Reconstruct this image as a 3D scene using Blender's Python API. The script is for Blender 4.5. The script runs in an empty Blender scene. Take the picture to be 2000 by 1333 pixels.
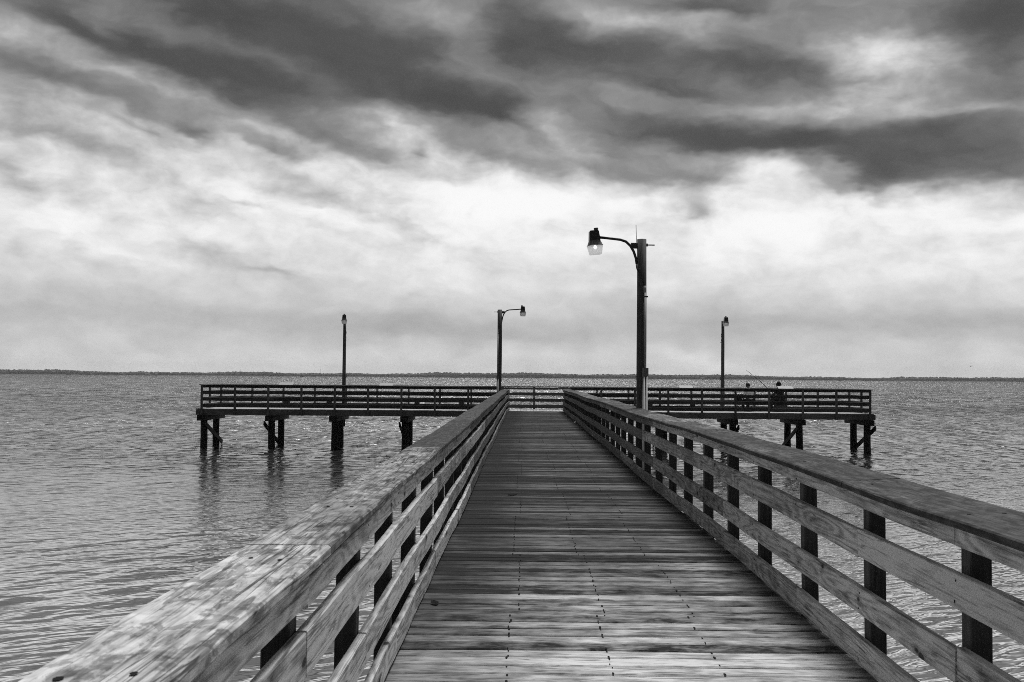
import bpy, math, random
from math import sin, cos, pi, radians, sqrt, atan, atan2, exp
from mathutils import Vector, Matrix, Euler

S = bpy.context.scene
COL = S.collection
rnd = random.Random(7)
DZ = 1.74          # deck height above the water
EYE = 3.27         # camera height above the water

# ------------------------------------------------------------------ mesh builder
class MB:
    def __init__(s):
        s.v = []; s.f = []; s.m = []
    def add(s, vs, fs, mi=0):
        b = len(s.v); s.v += [tuple(p) for p in vs]
        for f in fs:
            s.f.append(tuple(i + b for i in f)); s.m.append(mi)
    def sweep(s, pts, w, h, ch=0.004, mi=0, tilt=0.0, square=False):
        """chamfered rectangular bar along a path (local +Y mostly); w across X, h along Z"""
        a, b = w / 2, h / 2; c = ch
        if square: sec = [(-a, -b), (a, -b), (a, b), (-a, b)]
        else: sec = [(-a + c, -b), (a - c, -b), (a, -b + c), (a, b - c), (a - c, b), (-a + c, b), (-a, b - c), (-a, -b + c)]
        n = len(sec); vs = []; fs = []
        for i, p in enumerate(pts):
            t = tilt(i) if callable(tilt) else tilt
            ct, st = cos(t), sin(t)
            for (x, z) in sec:
                vs.append((p[0] + x * ct - z * st, p[1], p[2] + x * st + z * ct))
        for i in range(len(pts) - 1):
            for k in range(n):
                k2 = (k + 1) % n
                fs.append((i * n + k, i * n + k2, (i + 1) * n + k2, (i + 1) * n + k))
        fs.append(tuple(reversed(range(n)))); fs.append(tuple((len(pts) - 1) * n + k for k in range(n)))
        # orientation: flip so that normals face out
        s.add(vs, [tuple(reversed(f)) for f in fs], mi)
    def box(s, c, d, rot=None, ch=0.0, mi=0):
        b = MB(); b.sweep([(0, -d[1] / 2, 0), (0, d[1] / 2, 0)], d[0], d[2], ch, square=ch <= 0)
        M = Matrix.Translation(Vector(c)) @ ((rot if isinstance(rot, Matrix) else Euler(rot).to_matrix().to_4x4()) if rot else Matrix())
        s.add([M @ Vector(p) for p in b.v], b.f, mi)
    def bar(s, p, q, w, h, ch=0.0, up=(0, 0, 1), mi=0):
        p = Vector(p); q = Vector(q); d = (q - p); L = d.length; d.normalize(); u = Vector(up)
        x = d.cross(u)
        if x.length < 1e-5: x = d.cross(Vector((0, 1, 0)))
        x.normalize(); z = x.cross(d)
        M = Matrix(((x.x, d.x, z.x, 0), (x.y, d.y, z.y, 0), (x.z, d.z, z.z, 0), (0, 0, 0, 1)))
        s.box((p + q) / 2, (w, L, h), M, ch, mi)
    def tube(s, pts, r, n=12, caps=True, mi=0):
        pts = [Vector(p) for p in pts]; R = r if isinstance(r, (list, tuple)) else [r] * len(pts)
        vs = []; fs = []; ref = None
        for i, p in enumerate(pts):
            d = (pts[min(i + 1, len(pts) - 1)] - pts[max(i - 1, 0)])
            if d.length < 1e-9: d = Vector((0, 0, 1))
            d.normalize()
            if ref is None: ref = d.orthogonal().normalized()
            ref = (ref - d * ref.dot(d)).normalized(); b = d.cross(ref)
            for k in range(n):
                a = 2 * pi * k / n
                vs.append(p + (ref * cos(a) + b * sin(a)) * R[i])
        for i in range(len(pts) - 1):
            for k in range(n):
                k2 = (k + 1) % n
                fs.append((i * n + k, i * n + k2, (i + 1) * n + k2, (i + 1) * n + k))
        if caps:
            fs.append(tuple(reversed(range(n)))); fs.append(tuple((len(pts) - 1) * n + k for k in range(n)))
        s.add(vs, fs, mi)
    def ellipsoid(s, c, r, nu=14, nv=9, rot=None, mi=0, jitter=0, rg=None):
        M = Euler(rot).to_matrix() if rot else Matrix.Identity(3)
        vs = []; fs = []
        for j in range(nv + 1):
            t = pi * j / nv
            for i in range(nu):
                a = 2 * pi * i / nu
                k = 1 + (rg.uniform(-jitter, jitter) if rg else 0)
                vs.append(Vector(c) + M @ Vector((r[0] * sin(t) * cos(a) * k, r[1] * sin(t) * sin(a) * k, r[2] * cos(t) * k)))
        for j in range(nv):
            for i in range(nu):
                i2 = (i + 1) % nu
                fs.append((j * nu + i, (j + 1) * nu + i, (j + 1) * nu + i2, j * nu + i2))
        s.add(vs, fs, mi)
    def frustum(s, c0, a0, c1, a1, n=4, mi=0, caps=True):
        """n-sided (4 = square, rounded corners no) frustum between heights, a = half widths"""
        vs = []
        for (c, a) in ((c0, a0), (c1, a1)):
            for k in range(n):
                t = 2 * pi * (k + 0.5) / n; r = a / cos(pi / n)
                vs.append((c[0] + r * cos(t), c[1] + r * sin(t), c[2]))
        fs = [(k, (k + 1) % n, n + (k + 1) % n, n + k) for k in range(n)]
        if caps: fs += [tuple(reversed(range(n))), tuple(range(n, 2 * n))]
        if c1[2] < c0[2]: fs = [tuple(reversed(f)) for f in fs]
        s.add(vs, fs, mi)
    def build(s, name, mats, parent=None, loc=(0, 0, 0), rot=(0, 0, 0), smooth=False):
        me = bpy.data.meshes.new(name); me.from_pydata(s.v, [], s.f); me.update()
        mats = mats if isinstance(mats, (list, tuple)) else [mats]
        for m in mats: me.materials.append(m)
        if len(mats) > 1: me.polygons.foreach_set('material_index', s.m)
        if smooth: me.polygons.foreach_set('use_smooth', [True] * len(s.f))
        return link(name, me, parent, loc, rot)

def link(name, me, parent=None, loc=(0, 0, 0), rot=(0, 0, 0)):
    o = bpy.data.objects.new(name, me); COL.objects.link(o)
    o.location = loc; o.rotation_euler = rot
    if parent is not None: o.parent = parent
    o['seed'] = rnd.uniform(0, 100.0); o['wear_shade'] = 0.5
    return o

def tag(o, label=None, cat=None, group=None, kind=None):
    if label: o['label'] = label
    if cat: o['category'] = cat
    if group: o['group'] = group
    if kind: o['kind'] = kind
    return o

def thing(name, label, cat, loc=(0, 0, 0), rz=0, group=None):
    o = bpy.data.objects.new(name, None); COL.objects.link(o)
    o.location = loc; o.rotation_euler = (0, 0, rz); o.empty_display_size = 0.2
    return tag(o, label, cat, group)

# ------------------------------------------------------------------ node helper
class G:
    def __init__(s, nt):
        s.nt = nt; s.N = nt.nodes; s.L = nt.links
    def n(s, t, **kw):
        x = s.N.new(t)
        for k, v in kw.items(): setattr(x, k, v)
        return x
    def put(s, sock, v):
        if hasattr(v, 'is_output') or isinstance(v, bpy.types.NodeSocket): s.L.new(v, sock)
        else: sock.default_value = v
    def m(s, op, a, b=None, c=None, clamp=False):
        x = s.n('ShaderNodeMath', operation=op, use_clamp=clamp)
        s.put(x.inputs[0], a)
        if b is not None: s.put(x.inputs[1], b)
        if c is not None: s.put(x.inputs[2], c)
        return x.outputs[0]
    def add(s, a, b): return s.m('ADD', a, b)
    def sub(s, a, b): return s.m('SUBTRACT', a, b)
    def mul(s, a, b): return s.m('MULTIPLY', a, b)
    def mad(s, a, b, c): return s.m('MULTIPLY_ADD', a, b, c)
    def xyz(s, x, y, z):
        c = s.n('ShaderNodeCombineXYZ')
        for i, v in enumerate((x, y, z)): s.put(c.inputs[i], v)
        return c.outputs[0]
    def sep(s, v):
        c = s.n('ShaderNodeSeparateXYZ'); s.put(c.inputs[0], v)
        return c.outputs[0], c.outputs[1], c.outputs[2]
    def vm(s, op, a, b):
        x = s.n('ShaderNodeVectorMath', operation=op); s.put(x.inputs[0], a); s.put(x.inputs[1], b)
        return x.outputs[0]
    def noise(s, v, scale=1, detail=2, rough=0.5, dist=0, lac=2.0):
        x = s.n('ShaderNodeTexNoise'); s.put(x.inputs['Vector'], v)
        x.inputs['Scale'].default_value = scale; x.inputs['Detail'].default_value = detail
        x.inputs['Roughness'].default_value = rough; x.inputs['Distortion'].default_value = dist
        x.inputs['Lacunarity'].default_value = lac
        return x.outputs[0]
    def step(s, v, a, b, x=0.0, y=1.0, smooth=True):
        r = s.n('ShaderNodeMapRange'); r.interpolation_type = 'SMOOTHSTEP' if smooth else 'LINEAR'
        s.put(r.inputs['Value'], v)
        for k, val in (('From Min', a), ('From Max', b), ('To Min', x), ('To Max', y)): s.put(r.inputs[k], val)
        return r.outputs[0]
    def ramp(s, v, stops, interp='LINEAR'):
        r = s.n('ShaderNodeValToRGB'); s.put(r.inputs[0], v); e = r.color_ramp.elements
        r.color_ramp.interpolation = interp
        while len(e) < len(stops): e.new(0.5)
        for el, (p, c) in zip(e, stops): el.position = p; el.color = (c, c, c, 1)
        b = s.n('ShaderNodeRGBToBW'); s.L.new(r.outputs[0], b.inputs[0])
        return b.outputs[0]
    def mixf(s, f, a, b):
        x = s.n('ShaderNodeMix', data_type='FLOAT'); s.put(x.inputs[0], f); s.put(x.inputs[2], a); s.put(x.inputs[3], b)
        return x.outputs[0]
    def grey(s, v): return s.xyz(v, v, v)

def new_mat(name):
    m = bpy.data.materials.new(name); m.use_nodes = True
    nt = m.node_tree; p = nt.nodes['Principled BSDF']
    return m, G(nt), p

def flat(name, c, rough=0.6, metal=0.0, spec=0.3, vary=0.25, scale=8.0):
    m, g, p = new_mat(name)
    tc = g.n('ShaderNodeTexCoord').outputs['Object']
    n = g.noise(tc, scale, 4, 0.6)
    g.L.new(g.grey(g.mul(g.mad(g.sub(n, 0.5), vary * 2, 1.0), c)), p.inputs['Base Color'])
    p.inputs['Roughness'].default_value = rough; p.inputs['Metallic'].default_value = metal
    p.inputs['Specular IOR Level'].default_value = spec
    return m

def wood(name, lo, hi, axis='Y', blotch=0.5, streak=0.5, knots=0.5, rings=0.5, island=False, wear_shade_dark=0.6, spec=0.2, rough=0.8, bump=0.25, weather=1.0):
    """weathered timber; the long axis of the piece runs along `axis` of its object space"""
    m, g, p = new_mat(name)
    tc = g.n('ShaderNodeTexCoord').outputs['Object']
    at = g.n('ShaderNodeAttribute', attribute_type='OBJECT', attribute_name='seed').outputs['Fac']
    we = g.n('ShaderNodeAttribute', attribute_type='OBJECT', attribute_name='wear_shade').outputs['Fac']
    x, y, z = g.sep(tc)
    if axis == 'X': a, b, c = y, x, z
    elif axis == 'Z': a, b, c = x, z, y
    else: a, b, c = x, y, z
    if island:
        ri = g.n('ShaderNodeNewGeometry').outputs['Random Per Island']
        sd = g.mul(ri, 97.0)
    else:
        sd = at
        ri = g.m('FRACT', g.mul(at, 1.7))
    along = g.add(b, g.mul(sd, 3.1))
    a2 = g.add(a, sd)
    v0 = g.xyz(g.mul(a2, 7.0), g.mul(along, 0.9), g.mul(c, 7.0))
    ringn = g.noise(v0, 1.0, 1.5, 0.4, 0.2)
    ring = g.m('SINE', g.mul(ringn, 62.0))
    ring = g.mad(ring, 0.5, 0.5)
    fib = g.noise(g.xyz(g.mul(a2, 150), g.mul(along, 7.0), g.mul(c, 150)), 1.0, 3, 0.6)
    bl = g.noise(g.xyz(g.mul(a2, 11.0), g.mul(along, 6.5), g.mul(c, 11.0)), 1.0, 4, 0.62, 0.4)
    big = g.noise(g.xyz(g.mul(a2, 3.0), g.mul(along, 0.6), g.mul(c, 3.0)), 1.0, 3, 0.6)
    st = g.noise(g.xyz(g.mul(a2, 34.0), g.mul(along, 3.4), g.mul(c, 34.0)), 1.0, 3, 0.6, 0.6)
    f = g.mad(g.sub(fib, 0.5), 0.75, 0.62)
    f = g.add(f, g.mul(g.sub(ring, 0.5), 0.28 * rings))
    f = g.add(f, g.mul(g.sub(bl, 0.5), 0.9 * blotch))
    f = g.add(f, g.mul(g.sub(ri, 0.5), 0.22))
    f = g.m('MULTIPLY', f, g.step(g.mul(g.sub(st, 0.5), streak), 0.05, 0.16, 1.0, 0.45))
    # knots: small dark cores with a darker halo, sparse
    vk = g.n('ShaderNodeTexVoronoi'); g.put(vk.inputs['Vector'], g.xyz(g.mul(a2, 8.0), g.mul(along, 3.6), g.mul(c, 8.0)))
    vk.inputs['Scale'].default_value = 1.0
    kd = g.add(vk.outputs['Distance'], g.mul(g.sub(bl, 0.5), 0.16))
    ksel = g.step(g.sep(vk.outputs['Color'])[0], 0.5, 0.51)
    core = g.mul(g.step(kd, 0.09, 0.18, 1.0, 0.0), 0.93); halo = g.mul(g.step(kd, 0.12, 0.34, 1.0, 0.0), 0.38)
    f = g.mul(f, g.sub(1.0, g.mul(g.mul(g.m('MAXIMUM', core, halo), ksel), knots)))
    # drying cracks along the grain
    ck = g.noise(g.xyz(g.mul(a2, 26.0), g.mul(along, 0.8), g.mul(c, 26.0)), 1.0, 2, 0.5, 0.2)
    cl = g.m('ABSOLUTE', g.sub(ck, 0.5))
    cm = g.noise(g.xyz(g.mul(a2, 6.0), g.mul(along, 1.3), g.mul(c, 6.0)), 1.0, 2, 0.5)
    crack = g.mul(g.step(cl, 0.010, 0.024, 1.0, 0.0), g.step(cm, 0.46, 0.54))
    f = g.mul(f, g.sub(1.0, g.mul(crack, 0.75 * min(1.0, streak))))
    # crisp-edged mottled weather stains
    mo = g.noise(g.xyz(g.mul(a2, 17.0), g.mul(along, 9.0), g.mul(c, 17.0)), 1.0, 5, 0.68, 0.5)
    f = g.mul(f, g.step(mo, 0.42, 0.50, 1.0 - 0.5 * min(1.0, max(0.0, blotch - .4)), 1.0))
    # crisp dark latewood lines
    gl = g.noise(g.xyz(g.mul(a2, 75.0), g.mul(along, 1.5), g.mul(c, 75.0)), 1.0, 2, 0.55, 0.3)
    f = g.mul(f, g.step(gl, 0.55, 0.61, 1.0, 1.0 - 0.4 * min(1.0, streak)))
    # weathering dirt, and on walkway rails painted shade growing with distance
    dirt_shade = g.step(g.add(g.mul(big, 0.9), g.mul(we, 0.9)), 0.62, 1.25)
    f = g.mul(f, g.sub(1.0, g.mul(dirt_shade, wear_shade_dark * weather)))
    f = g.m('MAXIMUM', f, 0.03)
    col = g.m('MINIMUM', g.mad(f, hi - lo, lo), 0.68)
    g.L.new(g.grey(col), p.inputs['Base Color'])
    p.inputs['Roughness'].default_value = rough; p.inputs['Specular IOR Level'].default_value = spec
    bm = g.n('ShaderNodeBump'); bm.inputs['Strength'].default_value = bump; bm.inputs['Distance'].default_value = 0.004
    g.L.new(g.sub(g.add(g.mul(fib, 0.8), g.add(g.mul(st, 0.6), g.mul(ring, 0.25))), crack), bm.inputs['Height'])
    g.L.new(bm.outputs[0], p.inputs['Normal'])
    return m

# ------------------------------------------------------------------ materials
M = {}
M['rail'] = wood('rail_wood', 0.012, 1.10, 'Y', 0.6, 0.7, 1.0, 1.1, wear_shade_dark=0.78)
M['cap'] = wood('cap_wood', 0.010, 0.66, 'Y', 1.9, 1.1, 1.0, 0.7, wear_shade_dark=0.85)
M['post'] = wood('post_wood', 0.006, 0.14, 'Z', 0.4, 0.6, 0.5, 0.4, wear_shade_dark=0.3)
M['deck'] = None
M['rim'] = wood('rim_wood', 0.015, 0.42, 'Y', 0.6, 0.5, 0.8, 0.5, wear_shade_dark=0.4)
M['trail'] = wood('platform_rail_wood', 0.012, 0.20, 'Y', 0.5, 0.4, 0.6, 0.5, wear_shade_dark=0.5)
M['tpost'] = wood('platform_post_wood', 0.02, 0.36, 'Z', 0.4, 0.5, 0.5, 0.4, wear_shade_dark=0.3)
M['tdeck'] = wood('platform_deck_wood', 0.05, 0.62, 'Y', 0.5, 0.4, 0.5, 0.4, island=True, wear_shade_dark=0.3)
M['pile'] = wood('piling_wood', 0.008, 0.045, 'Z', 0.5, 0.5, 0.3, 0.2, wear_shade_dark=0.5, rough=0.7)
M['pole'] = wood('pole_wood', 0.012, 0.20, 'Z', 0.5, 0.8, 0.5, 0.3, wear_shade_dark=0.3)
M['nail'] = flat('rusty_nail', 0.014, 0.9, 0, 0.1)
M['metal'] = flat('dark_metal', 0.035, 0.45, 0.3, 0.4)
M['pvc'] = flat('grey_conduit', 0.48, 0.5, 0, 0.4, 0.15)
M['boxm'] = flat('grey_box', 0.13, 0.5, 0, 0.4)
M['refl'] = flat('ribbed_reflector', 0.22, 0.45, 0.2, 0.4)
M['board'] = flat('pale_board', 0.36, 0.5, 0, 0.3, 0.12)
M['skin'] = flat('skin', 0.30, 0.55, 0, 0.3, 0.06)
M['hair'] = flat('dark_hair', 0.012, 0.6, 0, 0.3)
M['shirt'] = flat('light_shirt', 0.72, 0.85, 0, 0.1, 0.15)
M['hood'] = flat('dark_jacket', 0.022, 0.85, 0, 0.1)
M['trouser'] = flat('dark_trousers', 0.03, 0.85, 0, 0.1)
M['shoe'] = flat('dark_shoe', 0.02, 0.6, 0, 0.2)
M['cloth'] = flat('black_canvas', 0.015, 0.85, 0, 0.1)
M['plastic'] = flat('dark_plastic', 0.025, 0.5, 0, 0.3)
M['house'] = flat('pale_siding', 0.55, 0.8, 0, 0.2, 0.05)
M['roof'] = flat('grey_roof', 0.10, 0.9, 0, 0.1)
M['tree'] = flat('far_foliage', 0.095, 1.0, 0, 0.0, 0.35, 0.03)
M['land'] = flat('far_land', 0.10, 1.0, 0, 0.0, 0.3, 0.02)
M['gull'] = flat('gull_feather', 0.35, 0.8, 0, 0.1)

def lens_mat(glow):
    m, g, p = new_mat('prismatic_lens')
    tc = g.n('ShaderNodeTexCoord').outputs['Object']
    p.inputs['Base Color'].default_value = (0.82, 0.82, 0.82, 1)
    p.inputs['Roughness'].default_value = 0.35
    p.inputs['Emission Color'].default_value = (1, 1, 1, 1); p.inputs['Emission Strength'].default_value = glow
    tr = g.n('ShaderNodeBsdfTranslucent'); tr.inputs[0].default_value = (0.85, 0.85, 0.85, 1)
    tp = g.n('ShaderNodeBsdfTransparent'); tp.inputs[0].default_value = (0.95, 0.95, 0.95, 1)
    a = g.n('ShaderNodeMixShader'); a.inputs[0].default_value = 0.6
    b = g.n('ShaderNodeMixShader'); b.inputs[0].default_value = 0.22
    g.L.new(p.outputs[0], a.inputs[1]); g.L.new(tr.outputs[0], a.inputs[2])
    g.L.new(a.outputs[0], b.inputs[1]); g.L.new(tp.outputs[0], b.inputs[2])
    out = [n for n in g.N if n.type == 'OUTPUT_MATERIAL'][0]
    g.L.new(b.outputs[0], out.inputs[0])
    return m
M['lens'] = lens_mat(.55); M['lens_dim'] = lens_mat(.12)
def bulb_mat(e):
    m, g, p = new_mat('bulb_glow')
    p.inputs['Base Color'].default_value = (0.9, 0.9, 0.9, 1)
    p.inputs['Emission Color'].default_value = (1, 1, 1, 1); p.inputs['Emission Strength'].default_value = e
    return m
M['bulb'] = bulb_mat(5.0); M['bulb_dim'] = bulb_mat(0.6)

def deck_mat():
    """walkway planking: grain along X, one random tone per plank, painted shade further out and along the left rail, a little darker at the right edge"""
    m, g, p = new_mat('walkway_planks')
    tc = g.n('ShaderNodeTexCoord').outputs['Object']
    x, y, z = g.sep(tc)
    ri = g.n('ShaderNodeNewGeometry').outputs['Random Per Island']
    sd = g.mul(ri, 91.0)
    xs = g.add(x, sd)
    fib = g.noise(g.xyz(g.mul(xs, 20.0), g.mul(y, 90), z), 1.0, 3, 0.6)
    st = g.noise(g.xyz(g.mul(xs, 6.5), g.mul(y, 44), z), 1.0, 4, 0.65, 0.5)
    bl = g.noise(g.xyz(g.mul(xs, 4.6), g.mul(g.add(y, sd), 8), z), 1.0, 4, 0.6, 0.3)
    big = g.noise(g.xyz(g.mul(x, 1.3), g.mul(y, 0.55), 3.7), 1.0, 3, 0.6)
    far_shade = g.step(g.add(y, g.mul(g.sub(big, 0.5), 7.0)), 2.5, 10.5)  # shade growing with distance, painted into the plank colour
    f = g.mad(g.sub(fib, 0.5), 0.5, 0.52)
    f = g.add(f, g.mul(g.sub(bl, 0.5), 1.8))
    f = g.add(f, g.mul(g.sub(ri, 0.5), 0.8))
    f = g.mul(f, g.step(st, 0.56, 0.68, 1.0, 0.45))
    gr = g.noise(g.xyz(g.mul(xs, 4.5), g.mul(y, 75), z), 1.0, 2, 0.5, 0.3)
    f = g.mul(f, g.step(gr, 0.55, 0.63, 1.0, 0.5))
    left = g.step(g.add(x, g.mul(g.sub(big, 0.5), 0.9)), -0.55, 0.35, 1.0, 0.0)  # shade beside the left rail, painted into the planks
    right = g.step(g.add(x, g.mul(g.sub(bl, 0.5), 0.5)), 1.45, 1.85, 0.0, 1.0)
    f = g.mul(f, g.sub(1.0, g.mul(left, g.mad(far_shade, 0.25, 0.52))))
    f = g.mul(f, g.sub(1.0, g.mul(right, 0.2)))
    f = g.mul(f, g.sub(1.0, g.mul(far_shade, g.mad(g.sub(ri, .5), -.16, 0.88))))
    f = g.m('MAXIMUM', f, 0.02)
    g.L.new(g.grey(g.m('MINIMUM', g.mad(f, 0.80, 0.004), 0.6)), p.inputs['Base Color'])
    p.inputs['Roughness'].default_value = 0.85; p.inputs['Specular IOR Level'].default_value = 0.12
    bm = g.n('ShaderNodeBump'); bm.inputs['Strength'].default_value = 0.35; bm.inputs['Distance'].default_value = 0.006
    g.L.new(g.add(g.mul(fib, 0.7), st), bm.inputs['Height']); g.L.new(bm.outputs[0], p.inputs['Normal'])
    return m
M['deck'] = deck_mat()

def water_mat():
    m, g, p = new_mat('bay_water')
    geo = g.n('ShaderNodeNewGeometry')
    x, y, z = g.sep(geo.outputs['Position'])
    ca, sa = cos(radians(30)), sin(radians(30))
    def field(x, y):
        u = g.add(g.mul(x, ca), g.mul(y, sa)); v = g.sub(g.mul(y, ca), g.mul(x, sa))
        return g.add(g.mul(g.noise(g.xyz(g.mul(u, 2.0), g.mul(v, 6.5), 5.0), 1.0, 2, 0.55, 0.3), 0.04),
                     g.mul(g.noise(g.xyz(g.mul(u, 0.9), g.mul(v, 2.4), 1.0), 1.0, 1, 0.55, 0.3), g.step(y, 15, 60, 0.0, 0.24)))
    e = 0.03
    h0 = field(x, y); hx = field(g.add(x, e), y); hy = field(x, g.add(y, e))
    sx = g.mul(g.sub(hx, h0), 1 / e); sy = g.mul(g.sub(hy, h0), 1 / e)
    gust = g.noise(g.xyz(g.mul(x, 0.02), g.mul(y, 0.05), 2.0), 1.0, 3, 0.55, 0.4)
    gs = g.step(gust, 0.34, 0.64, 0.7, 1.15)
    sx = g.mul(sx, gs); sy = g.mul(sy, gs)
    # patches of steeper chop, larger the further out
    for (fx, fy, a, b, amp, k) in ((2.2, 0.45, 22, 60, 1.4, 1.0), (1.1, 0.10, 70, 170, 1.8, 4.0), (0.40, 0.022, 260, 650, 1.9, 7.0)):
        nn = g.n('ShaderNodeTexNoise'); g.put(nn.inputs['Vector'], g.xyz(g.mul(x, fx), g.mul(y, fy), k)); nn.inputs['Scale'].default_value = 1.0
        nn.inputs['Detail'].default_value = 3.0; nn.inputs['Roughness'].default_value = .65
        r, gg, b_ = g.sep(nn.outputs['Color'])
        w = g.step(y, a, b, 0.0, amp)
        sx = g.add(sx, g.mul(g.mul(g.sub(r, .5), w), .6)); sy = g.add(sy, g.mul(g.mul(g.sub(gg, .5), w), gs))
    sy = g.add(sy, g.step(y, 20, 120, 0.0, 0.21))
    nrm = g.vm('ADD', geo.outputs['Normal'], g.xyz(g.mul(sx, -1.0), g.mul(sy, -1.0), 0.0))
    nv = g.n('ShaderNodeVectorMath', operation='NORMALIZE'); g.put(nv.inputs[0], nrm)
    g.L.new(nv.outputs[0], p.inputs['Normal'])
    # near water painted paler to stand in for its bright sheen, darker further out
    near_pale = g.step(g.add(y, g.mul(g.sub(gust, .5), 14.0)), 10, 30, 0.03, 0.014)
    g.L.new(g.grey(near_pale), p.inputs['Base Color'])
    p.inputs['Roughness'].default_value = 0.05; p.inputs['IOR'].default_value = 1.4; p.inputs['Specular IOR Level'].default_value = 0.8
    gl = g.n('ShaderNodeBsdfGlossy'); gl.inputs['Color'].default_value = (.92, .92, .92, 1); gl.inputs['Roughness'].default_value = .08
    g.L.new(nv.outputs[0], gl.inputs['Normal'])
    near_sheen = g.step(g.add(y, g.mul(g.sub(gust, .5), 22.0)), 9, 36, 0.85, 0.04)  # mirror layer added to brighten the near water with extra sheen
    mx = g.n('ShaderNodeMixShader'); g.L.new(near_sheen, mx.inputs[0]); g.L.new(p.outputs[0], mx.inputs[1]); g.L.new(gl.outputs[0], mx.inputs[2])
    out = [n for n in g.N if n.type == 'OUTPUT_MATERIAL'][0]; g.L.new(mx.outputs[0], out.inputs[0])
    return m
M['water'] = water_mat()

# ------------------------------------------------------------------ setting: water, far shore
import numpy as np
def build_water():
    """one sheet to the horizon; fine enough near the pier to carry real waves"""
    ys = [-4.0]
    while ys[-1] < 9000:
        Z = max(ys[-1], 2.0) + 2.5
        ys.append(ys[-1] + max(0.035, min(Z * Z / 4300.0, 0.5 + Z * .06)))
    ys = np.array(ys)
    un = np.linspace(-.66, .66, 820)
    uo = .66 + np.cumsum(np.geomspace(.003, 6, 60))
    us = np.concatenate([-uo[::-1], un, uo])
    yy = ys[:, None]; spread = yy + 6.5
    x = us[None, :] * spread; y = np.repeat(yy, len(us), 1)
    dyv = np.gradient(ys)[:, None]; dxv = np.gradient(us)[None, :] * spread
    z = np.zeros_like(x); rw = np.random.RandomState(5)
    lams = np.geomspace(.2, 1.7, 64)
    big = .75 + .45 * np.sin(x * .11 + y * .05 + 1) * np.sin(y * .13 - x * .04 + .5) + .25 * np.sin(x * .31 - y * .2)
    for lam in lams:
        th = radians(41) + rw.normal(0, radians(19)); k = 2 * pi / lam
        kx, ky = -sin(th) * k, cos(th) * k
        sl = .046 * (1.0 if lam < .6 else (.6 / lam) ** .9)
        ok = np.clip(lam / (2.6 * np.maximum(dyv * abs(cos(th)), dxv * abs(sin(th)))) - .6, 0, 1)
        z += (sl / k) * np.sin(kx * x + ky * y + rw.uniform(0, 2 * pi)) * ok * np.clip(big, .3, 1.05)
    z *= np.clip((400 - y) / 200, 0, 1) * np.clip(.44 + (y - 16) / 40, .44, 1.25)
    nr, nc = x.shape
    co = np.stack([x, y, z], -1).reshape(-1, 3).astype(np.float32)
    idx = np.arange(nr * nc).reshape(nr, nc)
    q = np.stack([idx[:-1, :-1], idx[:-1, 1:], idx[1:, 1:], idx[1:, :-1]], -1).reshape(-1, 4)
    nb = len(co)
    co = np.concatenate([co, np.array([[-900, -300, 0], [900, -300, 0], [900, -4, -.02], [-900, -4, -.02]], np.float32)])
    q = np.concatenate([q, np.array([[nb, nb + 1, nb + 2, nb + 3]])])
    me = bpy.data.meshes.new('water')
    me.vertices.add(len(co)); me.vertices.foreach_set('co', co.ravel())
    me.loops.add(q.size); me.loops.foreach_set('vertex_index', q.ravel().astype(np.int32))
    me.polygons.add(len(q)); me.polygons.foreach_set('loop_start', np.arange(0, q.size, 4, dtype=np.int32))
    me.update(calc_edges=True); me.polygons.foreach_set('use_smooth', np.ones(len(q), bool))
    me.materials.append(M['water'])
    print('water', nr, nc)
    return link('water', me)
tag(build_water(), 'choppy grey bay water around the pier', kind='structure')

SH = 2000.0
def shore_h(x):
    return 9.0 + 1.5 * sin(x / 210 + 1) + 1.1 * sin(x / 77 + 2.3) + 0.9 * sin(x / 31) + 0.4 * sin(x / 13.7)
lb = MB(); n = 240; vs = []; fs = []
for i in range(n + 1):
    X = -1800 + 3600 * i / n
    vs += [(X, SH - 8 - 3 * sin(X / 60), -1), (X, SH - 2 - 3 * sin(X / 60), 1.2), (X, SH + 500, 2.0)]
for i in range(n):
    for k in range(2): fs.append((i * 3 + k, (i + 1) * 3 + k, (i + 1) * 3 + k + 1, i * 3 + k + 1))
lb.add(vs, fs)
tag(lb.build('far_shore', M['land']), 'low far shore across the bay', kind='structure')
tb = MB(); rg = random.Random(3)
X = -1750.0
while X < 1750:
    for row in range(3):
        h = shore_h(X + row * 17) * rg.uniform(0.82, 1.04) * (1 - 0.05 * (2 - row))
        if -768 < X < -752: h *= 0.55
        w = rg.uniform(3.2, 6.5)
        cy = SH + 6 + row * 14 + rg.uniform(-4, 4); cx = X + rg.uniform(-2, 2)
        tb.ellipsoid((cx, cy, h * 0.55), (w, w * 0.9, h * 0.47), 8, 5, jitter=0.16, rg=rg)
    X += rg.uniform(3.0, 5.0)
tag(tb.build('treeline', M['tree']), 'dark wooded line along the far shore', 'trees', kind='stuff')

def px(x, Y):            # lateral position seen at photo column x, at distance Y
    return (x - 1022.0) / 1944.0 * Y
def house(x, w, h, label):
    t = thing('house', label, 'house', (px(x, SH - 4), SH - 4, 0.8), rg.uniform(-.3, .3), 'houses on the far shore')
    b = MB(); b.box((0, 0, h / 2), (w, 5, h)); b.build('wall', M['house'], t)
    r = MB(); a = w / 2 + .4
    r.add([(-a, -2.9, h), (a, -2.9, h), (a, 2.9, h), (-a, 2.9, h), (-a, 0, h + 1.5), (a, 0, h + 1.5)],
          [(0, 1, 5, 4), (2, 3, 4, 5), (0, 4, 3), (1, 2, 5), (3, 2, 1, 0)])
    r.build('roof', M['roof'], t)
house(176, 5, 2.4, 'pale house on the far shore, furthest left of the few white specks')
house(284.5, 5.5, 2.6, 'brightest pale house on the far shore, left one of a close pair')
house(289, 3.5, 2.6, 'small pale house on the far shore, right one of a close pair')
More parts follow.
